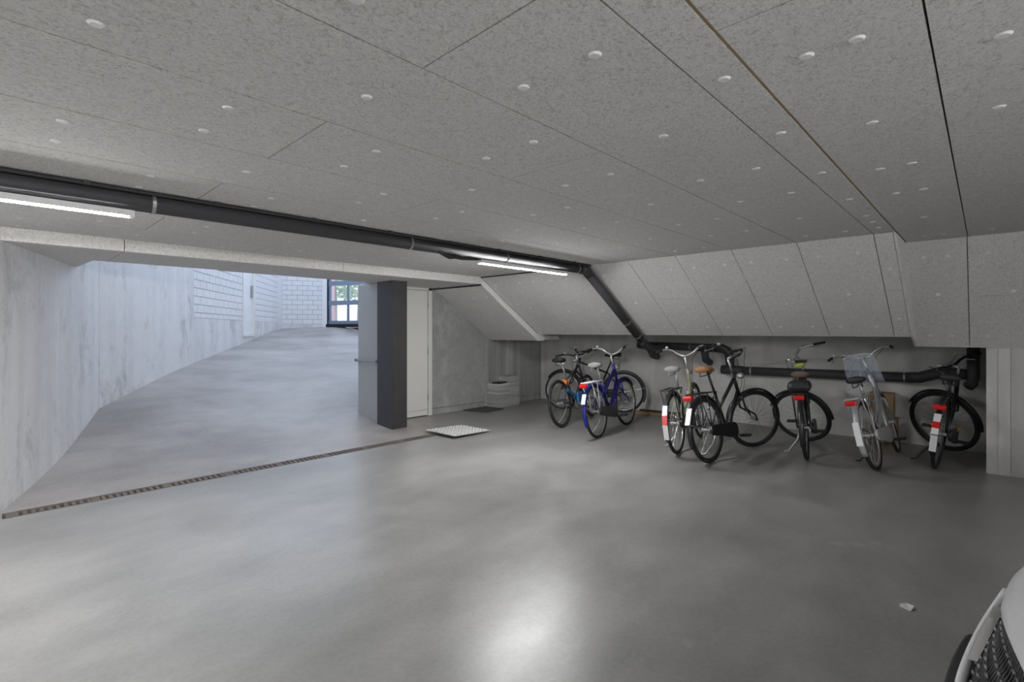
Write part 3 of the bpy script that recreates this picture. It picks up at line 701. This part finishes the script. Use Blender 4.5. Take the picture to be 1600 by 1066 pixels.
    if stand:
        ln = math.radians(lean); ex = Vector((.27,.20,0)); ex.z = .20*math.tan(ln)*.95+.012
        ks = MB().tube([(.31,.05,.29),(.29,.10,.16),ex,(.25,.235,ex.z+.035*math.tan(ln))], .009, 8).build('kickstand', M['alu'] if stand is True else M[stand], root, smooth=True)
    if carrier:
        c = MB(); z = .735
        for s in (-1, 1):
            c.tube([(.235,s*.03,.66),(.19,s*.065,z),(-.22,s*.07,z),(-.255,s*.05,z),(-.265,0,z)], .0062, 6)
            c.tube([(0,s*.066,R),(-.02,s*.07,z)], .005, 6); c.tube([(0,s*.066,R),(-.19,s*.07,z)], .005, 6)
        for y in (-.025, .025): c.tube([(.19,y,z),(-.25,y,z)], .0045, 6)
        for x in (.15,.02,-.10,-.2): c.tube([(x,-.068,z),(x,.068,z)], .0045, 6)
        c.build('carrier', M[carrier], root, smooth=True)
        if skirt: 
            for s in (-1, 1): MB().add([(-.20,s*.075,z),(.10,s*.075,z),(.06,s*.08,.44),(-.16,s*.08,.44)], [(0,1,2,3)]).build('coat_guard', M[skirt], root)
    if lamp:
        z = .70 if carrier else .66; x = -.285 if carrier else -.29
        l = MB().box((x-.035,-.052,z-.024), (x+.015,.052,z+.026)).build('rear_light', M['red_lens'], root, bevel=.014)
        MB().box((x+.012,-.04,z-.02), (x+.032,.04,z+.02)).build('bracket', M['bike_black'], l)
    if flap:
        a = math.radians(176)
        for (z0, z1, mm) in flap:
            x0 = -math.sqrt(max(0, (R+.04)**2-(z0-R)**2)); x1 = -math.sqrt(max(0, (R+.04)**2-(z1-R)**2)); yw = .027
            MB().add([(x0-.006,-yw,z0),(x0-.006,yw,z0),(x1-.006,yw,z1),(x1-.006,-yw,z1),(x0+.006,-yw,z0),(x0+.006,yw,z0),(x1+.006,yw,z1),(x1+.006,-yw,z1)], [(0,3,2,1),(4,5,6,7),(0,1,5,4),(1,2,6,5),(2,3,7,6),(3,0,4,7)]).build('reflector_plate', M[mm], root)
    if bag:
        MB().box((-.20,-.11,.742), (.10,.11,.86)).build('carrier_bag', M[bag], root, bevel=.05)
    if shield:
        s = MB(); n, m_ = 8, 8; c0 = cpt+Vector((.08,.05,-.30))
        for i in range(n+1):
            t = i/n
            for j in range(m_+1):
                q = j/m_*2-1; s.v.append(tuple(c0+Vector((-.10*q*q+.02-.12*t, q*(.17-.04*t*t), .33*t+.02*(1-q*q)))))
        for i in range(n):
            for j in range(m_): s.f.append((i*(m_+1)+j, i*(m_+1)+j+1, (i+1)*(m_+1)+j+1, (i+1)*(m_+1)+j))
        o = s.xf(sax).build('windshield', M['shield'], root, smooth=True); x = o.modifiers.new('thick', 'SOLIDIFY'); x.thickness = .003
        # sheet edge and clips
        MB().tube([tuple(c0+Vector((-.10*q*q+.02-.12, q*.13, .33+.02*(1-q*q)))) for q in [k/5-1 for k in range(11)]], .006, 6).xf(sax).build('shield_edge', M['white_part'], o, smooth=True)
        for s_ in (-1, 1): MB().tube([tuple(c0+Vector((.02-.03-.10*.3, s_*.15, .12))), tuple(cpt+Vector((.0,s_*.09,.02)))], .006, 6).xf(sax).build('shield_clip', M['chrome'], o)
    if extra: extra(root, dict(BB=BB, ST=ST, HB=HB, HT=HT, R=R, sax=sax, cpt=cpt, full=full, RA=RA_, FA=FA))
    return root

def ex_blue(root, d):
    fl = MB().tube([(.16,-.06,.52),(.46,-.06,.38)], .026, 8).build('frame_bag', M['bike_sky'], root)
    MB().box((.22,-.03,.58), (.32,.07,.67)).build('strapped_parcel', M['orange'], root, bevel=.02)
    MB().box((.40,-.11,.30), (.56,-.07,.46)).build('side_bag', M['bike_sky'], root, bevel=.015)
def ex_saddle_stripe(root, d):
    MB().box((.12,-.07,.905), (.15,.07,.925)).build('saddle_stripe', M['white_part'], root, bevel=.005); ex_blue(root, d)
bicycle('black mountain bicycle with blue bags and orange parcel left of the blue city bicycle', (5.70,4.41,0), 11, 8, 6, frame='diamond', paintm='bike_dark', rim='bike_dark', fend=None, bars='flat', barm='bike_black', saddle='black', sadz=.99, barz=1.06, carrier=None, lamp=False, case=False, front_lamp=False, extra=ex_saddle_stripe)
bicycle('black bicycle parked against the recess wall behind the blue city bicycle', (7.43,4.46,0), 113, -4, -8, frame='diamond', paintm='bike_black', rim='alu', fend='fender_black', bars='flat', barm='bike_black', saddle='black', sadz=1.0, barz=1.05, carrier=None, lamp=False, stand=False)
bicycle('royal blue city bicycle with high chrome handlebar and red rear light', (5.46,3.64,0), 10.5, 7, -4, frame='mixte', paintm='bike_blue', rim='alu', fend='bike_blue', bars='swan', barm='chrome', saddle='saddle_grey', sadz=.96, barz=1.10, carrier='white_part', case='bike_black', rfend='bike_blue', sadside='chrome',
        flap=[(.48,.60,'white_part')])
bicycle('olive city bicycle with chrome handlebar and white rear mudguard between blue and black bicycles', (5.39,2.525,0), 10, 6, 5, frame='city', paintm='bike_olive', rim='alu', fend='bike_dark', bars='swan', barm='chrome', saddle='saddle_grey', sadz=.97, barz=1.12, carrier='bike_dark', lamp=False, sadside='chrome',
        flap=[(.22,.38,'white_part'),(.38,.48,'red_lens'),(.48,.58,'white_part')])
bicycle('black city bicycle with brown saddle and front wheel turned right', (5.25,2.10,0), -5, 8, -32, frame='mixte', paintm='bike_black', rim='bike_dark', fend='fender_black', bars='swan', barm='bike_black', saddle='saddle_brown', sadz=1.0, barz=1.14, carrier='bike_black',
        flap=[(.44,.60,'white_part')])
def ex_lime(root, d):
    a = d['full'][-1]; MB().tube([a+Vector((.02,0,-.03)), a+Vector((.12,0,-.03))], .02, 8).xf(d['sax']).build('grip_cover', M['lime'], root)
bicycle('black bicycle with dark carrier bag and front wheel turned across', (6.11,1.40,0), 10, 5, 72, frame='city', paintm='bike_black', rim='bike_dark', fend='fender_black', bars='city', barm='chrome', saddle='saddle_tan', sadz=.93, barz=1.10, carrier='bike_black', bag='black', extra=ex_lime)
bicycle('silver bicycle with clear windshield on its handlebar and red rear light', (6.13,.775,0), -3, 14, 6, frame='city', paintm='bike_silver', rim='alu', fend='bike_silver', bars='city', barm='chrome', saddle='black', sadz=.92, barz=1.16, carrier='bike_silver', shield=True, skirt=None, stand='bike_black',
        flap=[(.30,.52,'white_part')], case='bike_silver')
def ex_orange(root, d):
    MB().box((.30,.06,.30), (.34,.12,.40)).build('pedal_reflector', M['orange'], root, bevel=.01); MB().tube([(.34,-.09,.36),(.52,-.10,.385)], .010, 6).build('lock_cable', M['yellow'], root)
bicycle('black bicycle with tall white rear reflector beside the right wall', (6.62,.37,0), -4, -6, 68, R=.36, frame='city', paintm='bike_black', rim='bike_dark', fend='fender_black', bars='flat', barm='bike_black', saddle='black', sadz=.94, barz=1.06, carrier=None, flap=[(.24,.40,'white_part'),(.41,.47,'white_part'),(.47,.53,'red_lens'),(.53,.60,'white_part')], extra=ex_orange, front_lamp=False, stand='bike_black')
# things left in the recess
cbx = empty('cardboard_box', (7.755,.92,0), .0, 'brown cardboard box on the floor behind the silver bicycle', 'box')
paint('cardboard', (.36,.25,.14), .85)
MB().box((-.08,-.13,0), (.08,.13,.30)).build('body', M['cardboard'], cbx, bevel=.004); MB().box((-.083,-.135,.30), (.083,.135,.312)).build('lid', M['cardboard'], cbx)
cbx = empty('cardboard_box', (7.755,.94,.312), -.0, 'upper brown cardboard box stacked behind the silver bicycle', 'box')
MB().box((-.075,-.12,0), (.075,.12,.30)).build('body', M['cardboard'], cbx, bevel=.004); MB().box((-.077,-.122,.30), (.077,.122,.31)).build('lid', M['cardboard'], cbx)
fl_ = [(7.52,3.95,.0),(7.60,3.3,.0)]
rk = empty('floor_rail', (7.55,3.75,0), math.radians(-84), 'dark wooden rail lying on the floor along the recess wall', 'rail')
MB().box((-.5,-.05,0), (.5,.05,.05)).build('lower_board', M['wood'], rk, bevel=.006); MB().box((-.48,.06,0), (.5,.14,.07)).build('upper_board', M['bike_black'], rk, bevel=.006)

# ------------------------------------------------------------------ white car at the right edge, nose towards +Y
paint('car_white', (.78,.79,.81), .22); paint('car_black', (.012,.012,.013), .3); paint('car_mesh', (.03,.03,.032), .35); paint('car_glass', (.02,.025,.03), .08); paint('rim_alloy', (.5,.5,.52), .3, .8)
car = empty('car', (1.5,0,0), math.radians(8), 'white car whose nose with black mesh grille enters at the lower right corner', 'car')
HW = .88
YF = [(.22,-.02),(.33,.018),(.40,.022),(.45,.018),(.55,-.02),(.62,-.05),(.68,-.064),(.71,-.085),(.74,-.13),(.77,-.21),(.81,-.42),(.85,-.72),(.88,-1.15)]
def yf(z):
    for (a, ya), (b, yb) in zip(YF, YF[1:]):
        if z <= b: return ya+(yb-ya)*(z-a)/(b-a)
    return YF[-1][1]
def setb(x, z): return .34*abs(x)**2.6*max(0, min(1, (1.0-z)/.3)) 
def S(x, z, off=0): return Vector((x, yf(z)-setb(x, z)-off, z))
GH = .56
def zl(x): return .41+.21*min(1, abs(x)/GH)**3
def zt(x): return .67-.05*min(1, abs(x)/GH)**2
def face(name, lo, hi, mat, xm=HW, nx=48, nz=8, off=0, thick=0):
    mb = MB()
    for i in range(nx+1):
        x = -xm+2*xm*i/nx; a, b = lo(x), hi(x)
        for j in range(nz+1): mb.v.append(tuple(S(x, a+(b-a)*j/nz, off)))
    k = nz+1
    for i in range(nx):
        for j in range(nz): mb.f.append((i*k+j, (i+1)*k+j, (i+1)*k+j+1, i*k+j+1))
    o = mb.build(name, mat, car, smooth=True)
    if thick: s = o.modifiers.new('thick', 'SOLIDIFY'); s.thickness = thick
    return o
face('bumper', lambda x: .22, zl, M['car_white'], nz=12)
face('hood', zt, lambda x: .88, M['car_white'], nz=26)
face('grille_backing', lambda x: zl(x)-.02, lambda x: zt(x)+.02, M['car_black'], GH+.02, off=.03)
MB().tube([S(x, zl(x)+.004, -.004) for x in [GH*(k/24-1)*1.02 for k in range(49)]], [.012]*49, 8).build('grille_frame', M['car_white'], car, smooth=True)
mb = MB(); N = 30
for i in range(-N, N+1):
    for d in (-1, 1):
        pts = []
        for q in range(9):
            x = (i+d*2.2*(q/8-.5))*GH/N
            if abs(x) < GH*.985: pts.append(S(x, zl(x)+(zt(x)-zl(x))*q/8, .014))
        if len(pts) > 1: mb.tube(pts, .003, 5)
gm = tag(mb.build('grille_mesh', M['car_mesh'], car, smooth=True), kind='stuff')
mb = MB()
for r in range(1, 6):
    for i in range(-14, 15):
        x = (i+.5*(r % 2))*GH/15
        if abs(x) < GH*.95:
            c = S(x, zl(x)+(zt(x)-zl(x))*r/6, .008); mb.obox(c, (.008,0,0), (0,.002,0), (0,0,.0022))
tag(mb.build('grille_studs', M['chrome'], car), kind='stuff')
for s in (-1, 1):
    pts = [S(s*x, zl(x)+(zt(x)-zl(x))*q, .0) for x, q in ((.34,.22),(.43,.18),(.49,.62),(.41,.70))]; pts = [p+Vector((0,.010,.004)) for p in pts]; b = Vector((0,-.02,0))
    if s < 0: pts = pts[::-1]
    MB().add(pts+[p+b for p in pts], [(0,1,2,3),(7,6,5,4),(0,4,5,1),(1,5,6,2),(2,6,7,3),(3,7,4,0)]).build('daytime_lamp', M['chrome'], car)
# splitter blade
mb = MB(); n = 40; prof = [(-.03,.318),(.050,.325),(.055,.338),(.045,.348),(-.03,.345)]; k = len(prof)
for i in range(n+1):
    x = -.98+1.96*i/n; tp = 1-max(0, (abs(x)-.84)/.14)
    for (y, z) in prof: mb.v.append((x, -.02+(y+.03)*max(.15, tp)-.19*abs(x)**2.1, .335+(z-.335)*max(.3, tp)))
for i in range(n):
    for j in range(k): mb.f.append((i*k+j, i*k+(j+1) % k, (i+1)*k+(j+1) % k, (i+1)*k+j))
mb.f += [tuple(range(k)), tuple(n*k+j for j in range(k-1, -1, -1))]
mb.build('splitter_lip', M['car_black'], car, smooth=True)
for s in (-1, 1):
    body = [(-.25,.22),(-.25,.62),(-.75,.82),(-1.15,.88),(-3.6,.92),(-4.15,.85),(-4.22,.5),(-4.1,.25)]
    vs = [(s*HW, y, z) for y, z in body]+[(s*(HW-.08), y, z) for y, z in body]; m_ = len(body)
    MB().add(vs, [tuple(range(m_)), tuple(range(2*m_-1, m_-1, -1))]+[(i, m_+i, m_+(i+1) % m_, (i+1) % m_) for i in range(m_)]).build('side_panel', M['car_white'], car)
    for yy in (-.85,-3.45):
        T = Matrix.Translation((s*.83,yy,.315)) @ Matrix.Rotation(PI/2, 4, 'Z')
        wv = MB().torus((0,0,0), .24, .075, 32, 10, 1.2).xf(T).build('wheel', M['tyre'], car, smooth=True)
        r_ = MB().tube([(0,-.05,0),(0,.05,0)], .2, 24)
        for q in range(5): a = q*2*PI/5; r_.obox((.1*math.cos(a),s*-.055,.1*math.sin(a)), (.09*math.cos(a),0,.09*math.sin(a)), (0,.01,0), (-.025*math.sin(a),0,.025*math.cos(a)))
        r_.xf(T).build('wheel_rim', M['rim_alloy'], wv)
cab = [(-1.15,.88),(-1.95,1.40),(-3.1,1.43),(-3.95,.95)]
def cabin(name, fs, mat):
    vs = []
    for (y, z) in cab: vs += [(-(.85 if z < 1 else .62), y, z), ((.85 if z < 1 else .62), y, z)]
    o = MB().add(vs, fs).build(name, mat, car); s = o.modifiers.new('thick', 'SOLIDIFY'); s.thickness = .02
cabin('roof', [(2,3,5,4)], M['car_white']); cabin('windscreen', [(0,1,3,2)], M['car_glass']); cabin('rear_window', [(4,5,7,6)], M['car_glass'])
cabin('side_window', [(0,2,4,6)], M['car_glass']); cabin('side_window', [(1,7,5,3)], M['car_glass'])
MB().box((-.80,-4.2,.20), (.80,-.5,.34)).build('underbody', M['car_black'], car)
MB().box((-.86,-4.2,.84), (.86,-3.7,.93)).box((-.86,-4.22,.3), (.86,-4.15,.9)).build('tailgate', M['car_white'], car)
